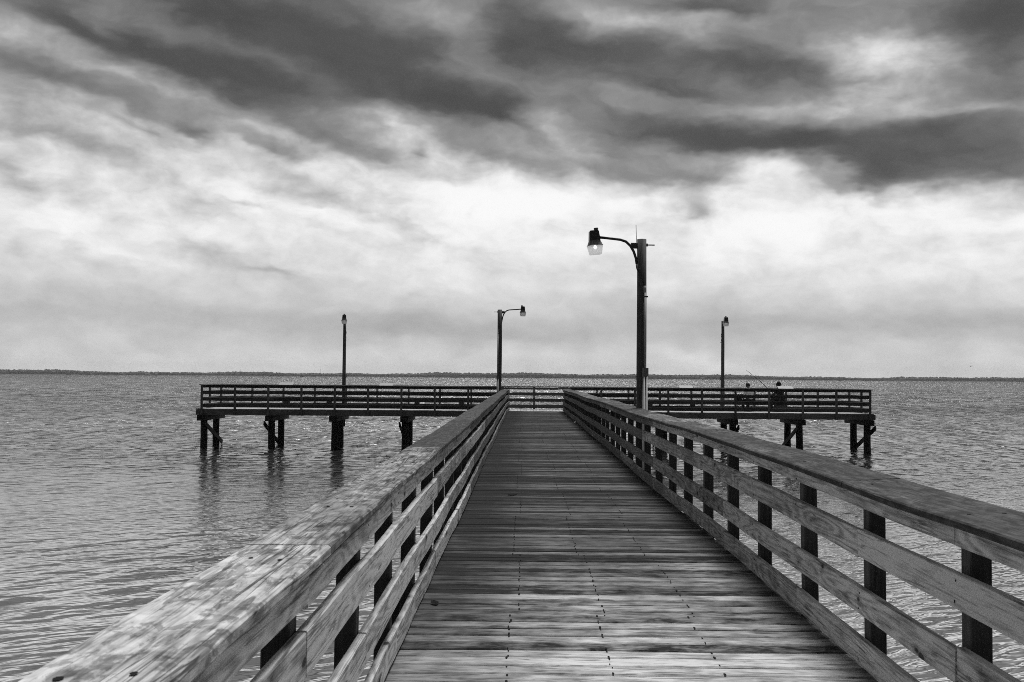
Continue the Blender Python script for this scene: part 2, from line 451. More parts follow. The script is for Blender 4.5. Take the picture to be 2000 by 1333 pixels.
house(303, 4, 2.6, 'lone pale house on the far shore under the notch in the treeline')
house(1371, 6, 2.4, 'pale house on the far shore left of the rear right lamp pole')
def mast(x, top, label):
    t = thing('radio_mast', label, 'mast', (px(x, SH + 60), SH + 60, 0), 0, 'masts behind the far treeline')
    b = MB(); b.tube([(0, 0, 0), (0, 0, top)], [0.28, 0.12], 6); b.build('pole', M['metal'], t)
    c = MB()
    c.box((0, 0, top * .8), (2.6, .14, .14)); c.box((0, 0, top * .88), (1.6, .14, .14)); c.build('antenna', M['metal'], t)
mast(468, 14.5, 'thin radio mast above the far trees, the left one above the platform corner')
mast(625.5, 16.5, 'thin radio mast above the far trees just left of the rear left lamp')
t = thing('channel_marker', 'small dark channel marker post in the far water at the right', 'marker', (px(1737, 1450), 1450, 0))
b = MB(); b.tube([(0, 0, -2), (0, 0, 2.6)], [0.28, 0.22], 8); b.build('post', M['pile'], t)
b = MB(); b.box((0, -.3, 2.7), (1.0, .08, 1.0), (0, radians(45), 0)); b.build('marker_board', M['metal'], t)
# gull
t = thing('gull', 'tiny grey gull flying low over the water at the right', 'bird', (px(1891, 260), 260, EYE + (742.5 - 716) / 1944 * 260), radians(20))
b = MB()
b.tube([(0, .26, 0), (0, .2, .01), (0, .05, .0), (0, -.15, .0), (0, -.3, 0.0)], [.012, .04, .065, .05, .012], 8)
for sgn in (-1, 1):
    for sec in range(1):
        b.add([(0, .1, .04), (0, -.08, .04), (sgn * .3, -.05, .18), (sgn * .3, .12, .18), (sgn * .62, -.12, .1), (sgn * .62, -.02, .1),
               (0, .1, .055), (0, -.08, .055), (sgn * .3, -.05, .195), (sgn * .3, .12, .195), (sgn * .62, -.12, .108), (sgn * .62, -.02, .108)],
              [(0, 1, 2, 3), (3, 2, 4, 5), (9, 8, 7, 6), (11, 10, 8, 9), (0, 3, 9, 6), (3, 5, 11, 9), (1, 7, 8, 2), (2, 8, 10, 4), (4, 10, 11, 5)])
b.build('body', M['gull'], t)

# ------------------------------------------------------------------ walkway
Y0, Y1 = -3.0, 44.44
WL, WR = -0.706, 1.828            # outer faces of the rails / edges of the deck
pier = thing('pier_walkway', 'long weathered plank walkway running out to the cross platform', 'pier')
db = MB(); r2 = random.Random(11)
y = Y0; bay = 0
bents = [Y0 + 0.0]
edges = [-0.6, 1.72, 4.1, 6.48, 8.65, 11.1, 13.3, 15.7, 18.1, 20.5, 22.9, 25.3, 27.7, 30.1, 32.5, 34.9, 37.3, 39.7, 42.1, 46]
while y + 0.14 < Y1:
    w = 0.138 + r2.uniform(-.003, .002); gap = r2.choice([0.012, 0.016, 0.020, 0.026])
    yc = y + w / 2
    dzp = r2.uniform(-0.004, 0.003); rot = r2.gauss(0, 0.018)
    xl = WL - 0.05 + r2.uniform(-.02, .02); xr = WR + 0.02 + r2.uniform(-.02, .02)
    # plank: length along X, cross-section in YZ
    c = 0.008; hw = w / 2; ht = 0.019
    sec = [(-hw + c, -ht), (hw - c, -ht), (hw, -ht + c), (hw, ht - c), (hw - c, ht), (0, ht - r2.uniform(-.001, .004)), (-hw + c, ht), (-hw, ht - c), (-hw, -ht + c)]
    vs = []; nx = 5
    bow = [r2.uniform(-.003, .003) for _ in range(nx)]
    for i in range(nx):
        X = xl + (xr - xl) * i / (nx - 1)
        for (a, bb) in sec: vs.append((X, yc + a * cos(rot) - bb * sin(rot) + bow[i], DZ - 0.021 + dzp + bb * cos(rot) + a * sin(rot) + bow[i] * .6))
    k = len(sec); fs = []
    for i in range(nx - 1):
        for j in range(k):
            j2 = (j + 1) % k; fs.append((i * k + j, i * k + j2, (i + 1) * k + j2, (i + 1) * k + j))
    fs.append(tuple(reversed(range(k)))); fs.append(tuple((nx - 1) * k + j for j in range(k)))
    db.add(vs, fs, 0)
    # nails: two per joist crossing
    bi = max(i for i, e in enumerate(edges) if e <= max(yc, edges[0]))
    off = 0.0 if bi % 2 else -0.055
    for jx in (-0.02, 0.535, 1.115):
        for sy in (-1, 1):
            if r2.random() < 0.3: continue
            cx = jx + off + r2.gauss(0, 0.004); cy = yc + sy * (hw - 0.017) + r2.uniform(-.004, .004); rr = r2.uniform(0.0035, 0.0075)
            zt = DZ - 0.021 + dzp + ht + (cy - yc) * sin(rot) + 0.0022
            db.add([(cx + rr * cos(q * pi / 3.5), cy + 3.4 * rr * sin(q * pi / 3.5), zt + (3.4 * rr * sin(q * pi / 3.5)) * sin(rot)) for q in range(7)], [tuple(range(7))], 1)
    y += w + gap
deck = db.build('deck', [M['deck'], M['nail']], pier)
# stringers and supports under the deck
def seg_board(name, mat, parent, p, q, w, h, ch=0.004, wear_shade=0.5, n=5, wob=0.0, tilt=0.0, sd=None, bumpf=None):
    """a straight-ish board from p to q: its own object whose local +Y runs along it"""
    p = Vector(p); q = Vector(q); d = q - p; L = d.length
    rz = atan2(-d.x, d.y); rx = math.asin(max(-1, min(1, d.z / L)))
    b = MB(); pts = []
    for i in range(n):
        t = i / (n - 1)
        ox, oz = bumpf(t) if bumpf else (0, 0)
        pts.append((ox, (t - .5) * L, oz))
    b.sweep(pts, w, h, ch, tilt=tilt)
    o = b.build(name, mat, parent, (p + q) / 2, (rx, 0, rz)); o['wear_shade'] = wear_shade
    return o
for xs in (-0.675, 0.0, 0.56, 1.13, 1.795):
    yy = Y0
    while yy < 44.4:
        e = min(yy + 4.8, 44.42)
        seg_board('stringer', M['rim'], pier, (xs, yy + .003, DZ - .041 - .12), (xs, e - .003, DZ - .041 - .12), 0.045, 0.235, wear_shade=0.7)
        yy += 4.8
pm = None
for k in range(10):
    yb = -1.2 + 4.8 * k
    bc = MB(); bc.box((0, 0, 0), (3.3, .28, .26), ch=.01); bc.build('pile_cap', M['pile'], pier, (0.56, yb, DZ - .28 - .13))
    for xs in (-0.55, 1.68):
        if pm is None:
            pb = MB(); pb.tube([(0, 0, -2.2), (0, 0, -.5), (0.01, 0, .5), (0, 0, DZ - .54)], [.16, .155, .15, .145], 16); po = pb.build('piling', M['pile'], pier, (xs, yb, 0), smooth=True); pm = po.data
        else: link('piling', pm, pier, (xs, yb, 0), (0, 0, k))

# ---- walkway railings
def wob(y, ph):
    return 0.010 * sin(y * 0.55 + ph) + 0.006 * sin(y * 1.7 + ph * 2.1) + 0.003 * sin(y * 4.4 + ph)
def wobz(y, ph):
    return 0.006 * sin(y * 0.5 + ph * 1.3) + 0.003 * sin(y * 1.7 + ph)
def far_in(y): return 0.06 * max(0.0, (y - 38.0) / 6.4) ** 2
PW = 0.089
def shadeY(y, a=0.12, b=0.9): return a + (b - a) * max(0, min(1, (y - 3) / 16.0))  # walkway boards darken with distance, shade put into their colour

def walkway_rail(side, label, phase, cap_phase, rail_ph, ht, cap_in, cap_w, cap_tilt):
    sg = -1 if side == 'L' else 1
    t = thing('railing', label, 'railing', (0, 0, 0), 0, 'railings of the pier')
    face = -0.668 if side == 'L' else 1.790       # inner face of the rails
    ph0 = 0.4 if side == 'L' else 2.2
    def dev(y, ph=0.0): return sg * -1 * (far_in(y) if side == 'L' else 0.3 * far_in(y)) + wob(y, ph0) * .6
    # posts
    k = 0; yy = phase - 1.2 * 5
    while yy < Y1 - .1:
        if yy > Y0:
            b = MB(); zt = ht - 0.040 + wobz(yy, ph0)
            hp = zt + 0.30
            b.sweep([(0, -hp / 2, 0), (0, hp / 2, 0)], PW, PW, 0.005)
            b.v = [(p[0], p[2], p[1]) for p in b.v]; b.f = [tuple(reversed(f)) for f in b.f]
            o = b.build('post', M['post'], t, (face + sg * (0.038 + PW / 2 + .001) + dev(yy), yy, DZ - .30 + hp / 2), (r2.gauss(0, .006), r2.gauss(0, .006), r2.gauss(0, .02)))
            o['wear_shade'] = r2.uniform(.2, .8)
        yy += 1.2
    def boards(name, mat, cx, zc, w, h, start, L, ph, ch, tilt=0.0, ymax=Y1 - .02):
        a = start
        while a > Y0: a -= L
        while a < ymax - .3:
            eg = .005 if name == 'cap_board' else .0025; s0 = max(a, Y0) + eg; s1 = min(a + L, ymax) - eg
            if s1 - s0 > .3:
                n = max(6, int((s1 - s0) / 0.3)); b = MB(); mid = (s0 + s1) / 2
                q_ = .25 if name == 'cap_board' else 1.0; jz = r2.gauss(0, .004) * q_; jx = abs(r2.gauss(0, .003)); jt = r2.gauss(0, .006) * q_
                pts = []
                for i in range(n + 1):
                    Y = s0 + (s1 - s0) * i / n
                    pts.append((dev(Y) + wob(Y, ph) * .55 + sg * -1 * jx, Y - mid, wobz(Y, ph0) + wobz(Y, ph) * .5 + jz + jt * (Y - mid) * .3))
                b.sweep(pts, w, h, ch, tilt=lambda i: tilt + .01 * sin(i * .9 + ph))
                if name != 'cap_board':
                    kk = math.ceil((s0 + .03 - phase) / 1.2)
                    while phase + kk * 1.2 < s1 - .02:
                        Yn = phase + kk * 1.2; kk += 1
                        ii = min(n, max(0, int(round((Yn - s0) / (s1 - s0) * n)))); P0 = pts[ii]
                        for zz in (-h * .3, h * .3):
                            rr = r2.uniform(.0055, .008); yo = r2.uniform(-.015, .015); xs_ = P0[0] - sg * (w / 2 + .0012)
                            ring_ = [(xs_, Yn - mid + yo + rr * cos(q * pi / 4), P0[2] + zz + rr * sin(q * pi / 4)) for q in range(8)]
                            b.add(ring_, [tuple(range(8)) if sg < 0 else tuple(reversed(range(8)))], 1)
                else:
                    kk = math.ceil((s0 + .03 - phase) / 1.2)
                    while phase + kk * 1.2 < s1 - .02:
                        Yn = phase + kk * 1.2; kk += 1
                        ii = min(n, max(0, int(round((Yn - s0) / (s1 - s0) * n)))); P0 = pts[ii]; tl = tilt + .01 * sin(ii * .9 + ph)
                        for xx in (-w * .22 + r2.uniform(-.02, .02), w * .2 + r2.uniform(-.02, .02)):
                            rr = r2.uniform(.006, .0105); yo = r2.uniform(-.03, .03)
                            b.add([(P0[0] + xx + rr * cos(q * pi / 4), Yn - mid + yo + 1.35 * rr * sin(q * pi / 4), P0[2] + h / 2 + .0022 + (xx + rr * cos(q * pi / 4)) * sin(tl)) for q in range(8)], [tuple(range(8))], 1)
                o = b.build(name, [mat, M['nail']], t, (cx, mid, zc))
                o['wear_shade'] = min(1, max(0, (shadeY(mid) if name != 'cap_board' else ((.22 if mid < 3 else .55 if mid < 8 else .95) if side == 'L' else .78)) + r2.uniform(-.15, .15)))  # left cap takes the same painted far shade in steps
            a += L
    cxr = face + sg * .019
    boards('toe_board', M['rail'], cxr, DZ + .022 + .07, .037, .14, phase, 2.4, 1.1 + ph0, .004)
    boards('rail_board', M['rail'], cxr, DZ + .362, .037, .14, rail_ph[1], 4.8, 3.0 + ph0, .004)
    boards('rail_board', M['rail'], cxr, DZ + .668, .037, .145, rail_ph[0], 4.8, 5.2 + ph0, .004)
    boards('rail_board', M['rail'], cxr, DZ + ht - .040 - .050, .037, .089, phase, 4.8, 0.3 + ph0, .004)
    boards('cap_board', M['cap'], cap_in + sg * cap_w / 2, DZ + ht - .019, cap_w, .038, cap_phase, 4.8, 0.3 + ph0, .007, tilt=cap_tilt)
    return t
walkway_rail('L', 'long weathered railing along the left edge of the walkway, its pale near end closest', 3.07, 3.33, (3.07, 4.27), 0.958, -0.648, 0.286, 0.0)
walkway_rail('R', 'long weathered railing along the right edge of the walkway, with a lamp pole behind it', 4.14, 5.5, (5.34, 4.14), 0.988, 1.752, 0.33, 0.06)

# ------------------------------------------------------------------ cross platform
TX0, TX1, TY0, TY1 = -14.64, 15.66, 44.47, 47.2
plat = thing('fishing_platform', 'cross shaped end platform standing on dark pilings above the water', 'platform')
tdb = MB(); X = TX0
while X < TX1 - .1:
    w = .138; z = r2.uniform(-.003, .003)
    tdb.box((X + w / 2, (TY0 + TY1) / 2 + r2.uniform(-.006, .006), DZ - .021 + z), (w, TY1 - TY0, .038), ch=.004)
    X += w + r2.choice([.006, .009, .012])
o = tdb.build('deck', M['tdeck'], plat); o['wear_shade'] = 0.1
for (yy, nm) in ((TY0 + .025, 0), (TY1 - .025, 1)):
    a = TX0 - .0
    while a < TX1 - .2:
        e = min(a + 4.88, TX1)
        seg_board('rim_joist', M['rim'], plat, (a + .003, yy, DZ - .041 - .12), (e - .003, yy, DZ - .041 - .12), .04, .238, wear_shade=r2.uniform(.2, .7))
        a += 4.88
for xx in (TX0 + .025, TX1 - .025):
    seg_board('rim_joist', M['rim'], plat, (xx, TY0 + .05, DZ - .165), (xx, TY1 - .05, DZ - .165), .04, .236)
for k in range(3):
    yy = TY0 + .68 * (k + 1)
    seg_board('stringer', M['rim'], plat, (TX0 + .06, yy, DZ - .165), (TX1 - .06, yy, DZ - .165), .045, .236)
bx = [-14.36, -11.32, -8.46, -5.29, -2.3, 0.45, 3.25, 6.3, 9.36, 12.35, 15.38]
tpm = None
for i, xx in enumerate(bx):
    c = MB(); c.box((0, 0, 0), (.34, 3.1, .25), ch=.01); c.build('pile_cap', M['pile'], plat, (xx, 45.86, DZ - .284 - .125))
    for yy in (44.78, 46.25 if i == 2 else 46.66):
        if tpm is None:
            pb = MB(); pb.tube([(0, 0, -2.5), (0, 0, -.4), (.008, .01, .5), (0, 0, DZ - .535)], [.165, .16, .152, .15], 16)
            oo = pb.build('piling', M['pile'], plat, (xx, yy, 0), smooth=True); tpm = oo.data
        else: link('piling', tpm, plat, (xx + r2.uniform(-.03, .03), yy + r2.uniform(-.03, .03), 0), (r2.uniform(-.012, .012), r2.uniform(-.012, .012), i * 1.3 + yy))
    sd = -1 if i % 2 else 1
    b = MB(); b.bar((xx + sd * .195, 44.3, 1.1), (xx + sd * .195, 46.95, 0.06), .05, .2, .004, up=(1, 0, 0))
    b = MB(); b.bar((xx + sd * .195, 44.25, 1.12), (xx + sd * .195, 46.9, 0.1), .05, .2, .004)
    if i != 2: b.build('brace', M['pile'], plat)

def t_rail(label, p, q, inner, posts, gap_posts=True, h=1.075):
    """railing from p to q (x,y); inner = unit normal to the deck side"""
    t = thing('railing', label, 'railing', (0, 0, 0), 0, 'railings of the pier')
    P = Vector((p[0], p[1], 0)); Q = Vector((q[0], q[1], 0)); d = (Q - P); L = d.length; d.normalize(); nI = Vector((inner[0], inner[1], 0))
    for s in posts:
        b = MB(); hp = h - .04 + .285
        b.sweep([(0, -hp / 2, 0), (0, hp / 2, 0)], PW, PW, .005); b.v = [(v[0], v[2], v[1]) for v in b.v]; b.f = [tuple(reversed(f)) for f in b.f]
        c = P + d * s - nI * (PW / 2 + .001)
        o = b.build('post', M['tpost'], t, (c.x, c.y, DZ - .285 + hp / 2), (r2.gauss(0, .005), r2.gauss(0, .005), 0)); o['wear_shade'] = r2.uniform(0, .8)
    for (zc, hh, nm, off) in ((.135, .16, 'toe_board', 0), (.43, .15, 'rail_board', 2), (.715, .14, 'rail_board', 1), (.985, .10, 'rail_board', 3)):
        a = -off * .6
        while a < L - .05:
            s0 = max(0, a) + .003; s1 = min(L, a + 4.47) - .003
            if s1 - s0 > .1:
                c0 = P + d * s0 + nI * .0195; c1 = P + d * s1 + nI * .0195; jz = r2.gauss(0, .004)
                seg_board(nm, M['trail'], t, (c0.x, c0.y, DZ + zc + jz), (c1.x, c1.y, DZ + zc + jz + r2.gauss(0, .006)), .037, hh, wear_shade=r2.uniform(0, 1))
            a += 4.47
    a = 0
    while a < L - .05:
        s0 = a + .003; s1 = min(L, a + 4.47) - .003
        if L - s1 < .6: s1 = L; 
        c0 = P + d * s0 - nI * .02; c1 = P + d * s1 - nI * .02; jz = r2.gauss(0, .004)
        seg_board('cap_board', M['trail'], t, (c0.x, c0.y, DZ + h - .019 + jz), (c1.x, c1.y, DZ + h - .019 + jz * .5), .23, .038, .006, wear_shade=r2.uniform(.1, .9))
        if s1 == L: break
        a += 4.47
    return t
t_rail('front railing of the left arm of the end platform, facing the camera', (-14.42, TY0), (-0.95, TY0), (0, 1), [.05 + 1.49 * k for k in range(9)] + [13.3])
t_rail('front railing of the right arm of the end platform, with two anglers behind it', (2.12, TY0), (15.45, TY0), (0, 1), [.08] + [13.28 - 1.49 * k for k in range(8, -1, -1)])
t_rail('back railing of the end platform, seen through the open end of the walkway', (-14.42, TY1), (15.46, TY1), (0, -1), [.06 + 1.488 * k for k in range(21)])
t_rail('short end railing closing the left end of the platform', (-14.42, TY0 + .12), (-14.42, TY1 - .12), (1, 0), [1.3, ])
t_rail('short end railing closing the right end of the platform', (15.46, TY0 + .12), (15.46, TY1 - .12), (-1, 0), [1.3, ])

# tilted pale boards on the rail
def bait_board(xa, xb, label):
    X0 = px(xa, TY0); X1 = px(xb, TY0); w = X1 - X0
    t = thing('bait_board', label, 'board', ((X0 + X1) / 2, TY0 - .02, DZ + 1.078), 0, 'bait boards on the platform railings')
    b = MB(); b.box((0, .02, .055), (w, .26, .022), (radians(24), 0, 0), ch=.003); b.build('board_top', M['board'], t)
    for s in (-1, 1):
        c = MB(); a = s * (w / 2 - .05)
        c.add([(a - .012, -.07, 0), (a + .012, -.07, 0), (a + .012, .12, 0), (a - .012, .12, 0), (a - .012, -.07, .006), (a + .012, -.07, .006), (a + .012, .12, .082), (a - .012, .12, .082)],
              [(3, 2, 1, 0), (4, 5, 6, 7), (0, 1, 5, 4), (1, 2, 6, 5), (2, 3, 7, 6), (3, 0, 4, 7)])
        c.build('bracket', M['board'], t)
bait_board(544.5, 573, 'pale tilted bait board on the left arm railing, nearer the outer end')
bait_board(741.5, 768, 'pale tilted bait board on the left arm railing, between the two left lamp poles')
bait_board(1325.5, 1352, 'pale tilted bait board on the right arm railing, beside the near lamp pole')
bait_board(1517, 1546.5, 'pale tilted bait board on the right arm railing, in front of the hooded angler')

# small litter on the walkway
def leaf(x, y, rz, label, L=.085):
    b = MB(); vs = []; n = 6
    for i in range(n + 1):
        f = i / n; w = L * .32 * sin(pi * min(1, f * .92 + .04)) ** .8
        for k in (-1, 0, 1): vs.append((k * w, (f - .5) * L, .005 + .006 * abs(k) + .005 * (2 * f - 1) ** 2))
    fs = [(i * 3 + k, i * 3 + k + 1, i * 3 + k + 4, i * 3 + k + 3) for i in range(n) for k in (0, 1)]
    b.add(vs, fs); o = b.build('dead_leaf', M['nail'], None, (x, y, DZ), (0, 0, rz)); m = o.modifiers.new('thick', 'SOLIDIFY'); m.thickness = .0015
    tag(o, label, 'leaf', 'dead leaves on the walkway')
leaf(-.13, 12.9, 1.2, 'dark dead leaf lying on the walkway planks, far one near the left nail line', .12)
leaf(-.585, 6.75, .4, 'dark dead leaf on the walkway beside the left toe board, nearest the camera')
b = MB(); rg2 = random.Random(2); b.ellipsoid((0, 0, .05), (.05, .06, .05), 9, 6, jitter=.25, rg=rg2)
tag(b.build('paper_scrap', M['board'], None, (1.70, 32.4, DZ)), 'small pale crumpled scrap against the right toe board', 'litter')

# benches along the back rail
def bench(x0, x1, label):
    X0, X1 = px(x0, 46.7), px(x1, 46.7)
    t = thing('bench', label, 'bench', ((X0 + X1) / 2, 46.7, DZ), 0, 'benches on the end platform')
    L = X1 - X0
    for s in (-1, 1):
        b = MB(); b.box((s * L / 2, 0, .19), (.21, .3, .376), ch=.006); b.build('leg', M['pile'], t)
    b = MB()
    for k in range(3): b.box((0, -.13 + .13 * k, .402), (L + .5, .122, .038), ch=.004)
    b.build('seat', M['trail'], t)
bench(561, 643.5, 'low dark plank bench by the back railing of the left arm, nearer the outer end')
bench(815, 902, 'low dark plank bench by the back railing of the left arm, nearer the walkway')
bench(1269, 1352, 'low dark plank bench by the back railing just right of the near lamp pole')

# ------------------------------------------------------------------ lamps
def lamp(name, label, x, y, zb, zt, r0, r1, arm_ang, arm_len, con_ang, lit, near=False, lean=0.0):
    t = thing('lamp_post', label, 'lamp post', (x, y, 0), 0, 'lamp posts on the pier')
    b = MB(); pts = []; rs = []; n = 9
    for i in range(n):
        f = i / (n - 1); pts.append((lean * f + .004 * sin(f * 9), .004 * sin(f * 7), zb + (zt - zb) * f)); rs.append((r0 + (r1 - r0) * f) * (1 + .02 * sin(i * 2.3)))
    b.tube(pts, rs, 20); po = b.build('pole', M['pole'], t, smooth=False)
    for p in po.data.polygons: p.use_smooth = len(p.vertices) == 4
    po['wear_shade'] = .35
    A = Vector((cos(arm_ang), sin(arm_ang), 0)); up = Vector((0, 0, 1)); top = Vector((lean, 0, zt))
    # arm: rises from the pole face then runs out nearly level
    e = arm_len; z0 = zt - .06
    ap = [top + A * (r1 + .005) + up * (-.44), top + A * (r1 + .02) + up * (-.34), top + A * (r1 + .06) + up * (-.22), top + A * (r1 + .12) + up * (-.12),
          top + A * (r1 + .2) + up * (-.045), top + A * (r1 + .3) + up * (-.012), top + A * (e * .7) + up * (.005), top + A * e + up * (.025)]
    b = MB(); b.tube(ap, .024, 10); b.build('arm', M['metal'], t, smooth=True)
    b = MB(); m = top + A * (r1 + .055) + up * (-.115)
    b.bar(top + A * (r1 - .004) + up * (-.115), top + A * (r1 + .11) + up * (-.115), .06, .1, .006); b.build('bracket', M['metal'], t)
    # head, its origin under the end of the arm
    hp = top + A * (e + .075) + up * .0
    tiltr = Matrix.Rotation(radians(-5), 4, A.cross(up)) if near else Matrix()
    hd = MB(); hd.frustum((0, 0, -.035), .097, (0, 0, .135), .082, 4); hd.box((0, 0, .138), (.15, .15, .02), ch=.006)
    ang = arm_ang
    h = hd.build('lamp_housing', M['metal'], t, hp, (0, radians(5) if near else 0, ang))
    h.scale = (.98, .98, .95)
    c = MB(); c.tube([(-.045, 0, .14), (-.045, 0, .165), (-.045, 0, .168), (-.045, 0, .198)], [.035, .035, .042, .04], 14); c.build('photocell', M['boxm'], h)
    c = MB(); nr = 32; vs = []
    for (zz, rr) in ((-.035, .095), (-.125, .128), (-.13, .140), (-.14, .140)):
        for k in range(nr):
            a = 2 * pi * (k + .5) / nr
            sq = 1 / max(abs(cos(a)), abs(sin(a))); q = rr * min(sq, 1.18) * (1 + (.035 if (k % 2 and zz > -.126) else 0))
            vs.append((q * cos(a), q * sin(a), zz))
    fs = [(i * nr + (k + 1) % nr, i * nr + k, (i + 1) * nr + k, (i + 1) * nr + (k + 1) % nr) for i in range(3) for k in range(nr)]
    c.add(vs, fs); c.build('reflector', M['refl'], h)
    c = MB(); vs = []; prof = ((-.14, .136), (-.2, .126), (-.285, .110), (-.299, .104), (-.3, .05), (-.3, .002))
    for (zz, rr) in prof:
        for k in range(nr):
            a = 2 * pi * (k + .5) / nr; q = rr * min(1 / max(abs(cos(a)), abs(sin(a))), 1.18)
            vs.append((q * cos(a), q * sin(a), zz))
    fs = [(i * nr + (k + 1) % nr, i * nr + k, (i + 1) * nr + k, (i + 1) * nr + (k + 1) % nr) for i in range(len(prof) - 1) for k in range(nr)]
    c.add(vs, fs); c.build('lens', M['lens'] if lit else M['lens_dim'], h, smooth=True)
    c = MB(); c.tube([(0, 0, -.10), (0, 0, -.13), (0, 0, -.16), (0, 0, -.19), (0, 0, -.2)], [.014, .02, .028, .022, .004], 12); c.build('bulb', M['bulb'] if lit else M['bulb_dim'], h, smooth=True)
    # cable from the arm down the pole into the conduit
    C = Vector((cos(con_ang), sin(con_ang), 0))
    rad = lambda z: r0 + (r1 - r0) * (z - zb) / (zt - zb)
    ztop = zt - .86
    b = MB(); pts = []
    for i in range(9):
        f = i / 8; z = zt - .42 - f * (.42)
        aa = arm_ang + ((con_ang - arm_ang + pi) % (2 * pi) - pi) * (f * f * (3 - 2 * f))
        pts.append(Vector((lean + cos(aa) * (r1 + .014), sin(aa) * (r1 + .014), z)))
    b.tube(pts, .010, 8); b.build('cable', M['metal'], t, smooth=True)
    bz = DZ + 1.62 if near else DZ + 1.5
    b = MB(); rr = .02
    b.tube([C * (rad(ztop) + rr) + up * ztop + Vector((lean, 0, 0)), C * (rad(bz) + rr) + up * bz + Vector((lean * .5, 0, 0))], rr, 10)
    b.tube([C * (rad(ztop) + rr) + up * (ztop + .02) + Vector((lean, 0, 0)), C * (rad(ztop) + rr) + up * (ztop - .1) + Vector((lean, 0, 0))], rr + .006, 10)
    T = Vector((-C.y, C.x, 0))
    for s in (-1, 1):
        b.tube([C * (rad(bz) + .03) + T * (s * .028) + up * bz, C * (rad(zb) + .03) + T * (s * .042) + up * (zb if near else DZ - .25)], .021, 10)
    b.build('conduit', M['pvc'], t, smooth=True)
    b = MB()
    for z in (ztop - .17, bz - .9, DZ + .86):
        b.bar(C * (rad(z) - .02) + up * z - T * .03 + Vector((lean * .5, 0, 0)), C * (rad(z) - .02) + up * z + T * .05, .13, .025)
    b.build('strap', M['metal'], t)
    b = MB(); b.bar(C * (rad(bz) + .035) + up * (bz - .07), C * (rad(bz) + .035) + up * (bz + .08), .1, .075, .01, up=tuple(C)); b.build('junction_box', M['boxm'], t)
    b = MB(); b.tube([top - A * (r1 - .03) + up * (-.1), top - A * (r1 + .15) + up * (-.1)], .011, 8)
    b.tube([top - A * (r1 - .002) + up * (-.1), top - A * (r1 + .025) + up * (-.1)], .028, 8); b.build('bolt', M['metal'], t)
    if near:
        b = MB(); b.tube([top + A * (r1 + .01) + up * (-.06) , top + A * (r1 + .02) + up * .26], .005, 6); b.build('rod', M['metal'], t)
    return t
zt_main = EYE + (738.5 - 468) / 1944 * 17.7
lamp('near', 'tall lamp post right of the walkway, nearest of the four, its lit lamp reaching left', px(1252, 17.7), 17.7, -2.0, zt_main, .094, .083, radians(184), .775, radians(-62), True, near=True, lean=.0)
z2 = EYE + (735.7 - 605) / 1944 * 43.2
lamp('mid', 'lamp post at the far left end of the walkway, its lamp reaching right', px(978, 43.2) - .06, 43.2, -2.0, z2, .105, .10, radians(-4), .93, radians(-118), False)
zl = EYE + (733.3 - 622) / 1944 * 47.45
lamp('rear', 'bare lamp post behind the left arm of the platform, lamp pointing at the camera', px(671.5, 47.45), 47.45, DZ - .9, zl, .085, .07, radians(-82), .55, radians(60), False)
lamp('rear', 'bare lamp post behind the right arm of the platform, near the two anglers', px(1410.5, 47.45), 47.45, DZ - .9, EYE + (739 - 627.5) / 1944 * 47.45, .085, .07, radians(-88), .55, radians(120), False)

# ------------------------------------------------------------------ people
def skin_mesh(name, joints, edges, mat, parent, root, sub=2):
    """one continuous skinned figure from a joint graph {name: ((x,y,z), (rx, ry))}"""
    ks = list(joints); idx = {k: i for i, k in enumerate(ks)}
    me = bpy.data.meshes.new(name); me.from_pydata([joints[k][0] for k in ks], [(idx[a], idx[b]) for a, b in edges], [])
    me.materials.append(mat)
    o = link(name, me, parent)
    md = o.modifiers.new('skin', 'SKIN'); md.use_smooth_shade = True
    for k in ks:
        r = joints[k][1]; v = me.skin_vertices[0].data[idx[k]]; v.radius = r if isinstance(r, tuple) else (r, r); v.use_root = (k == root)
    s = o.modifiers.new('sub', 'SUBSURF'); s.levels = sub; s.render_levels = sub
    return o

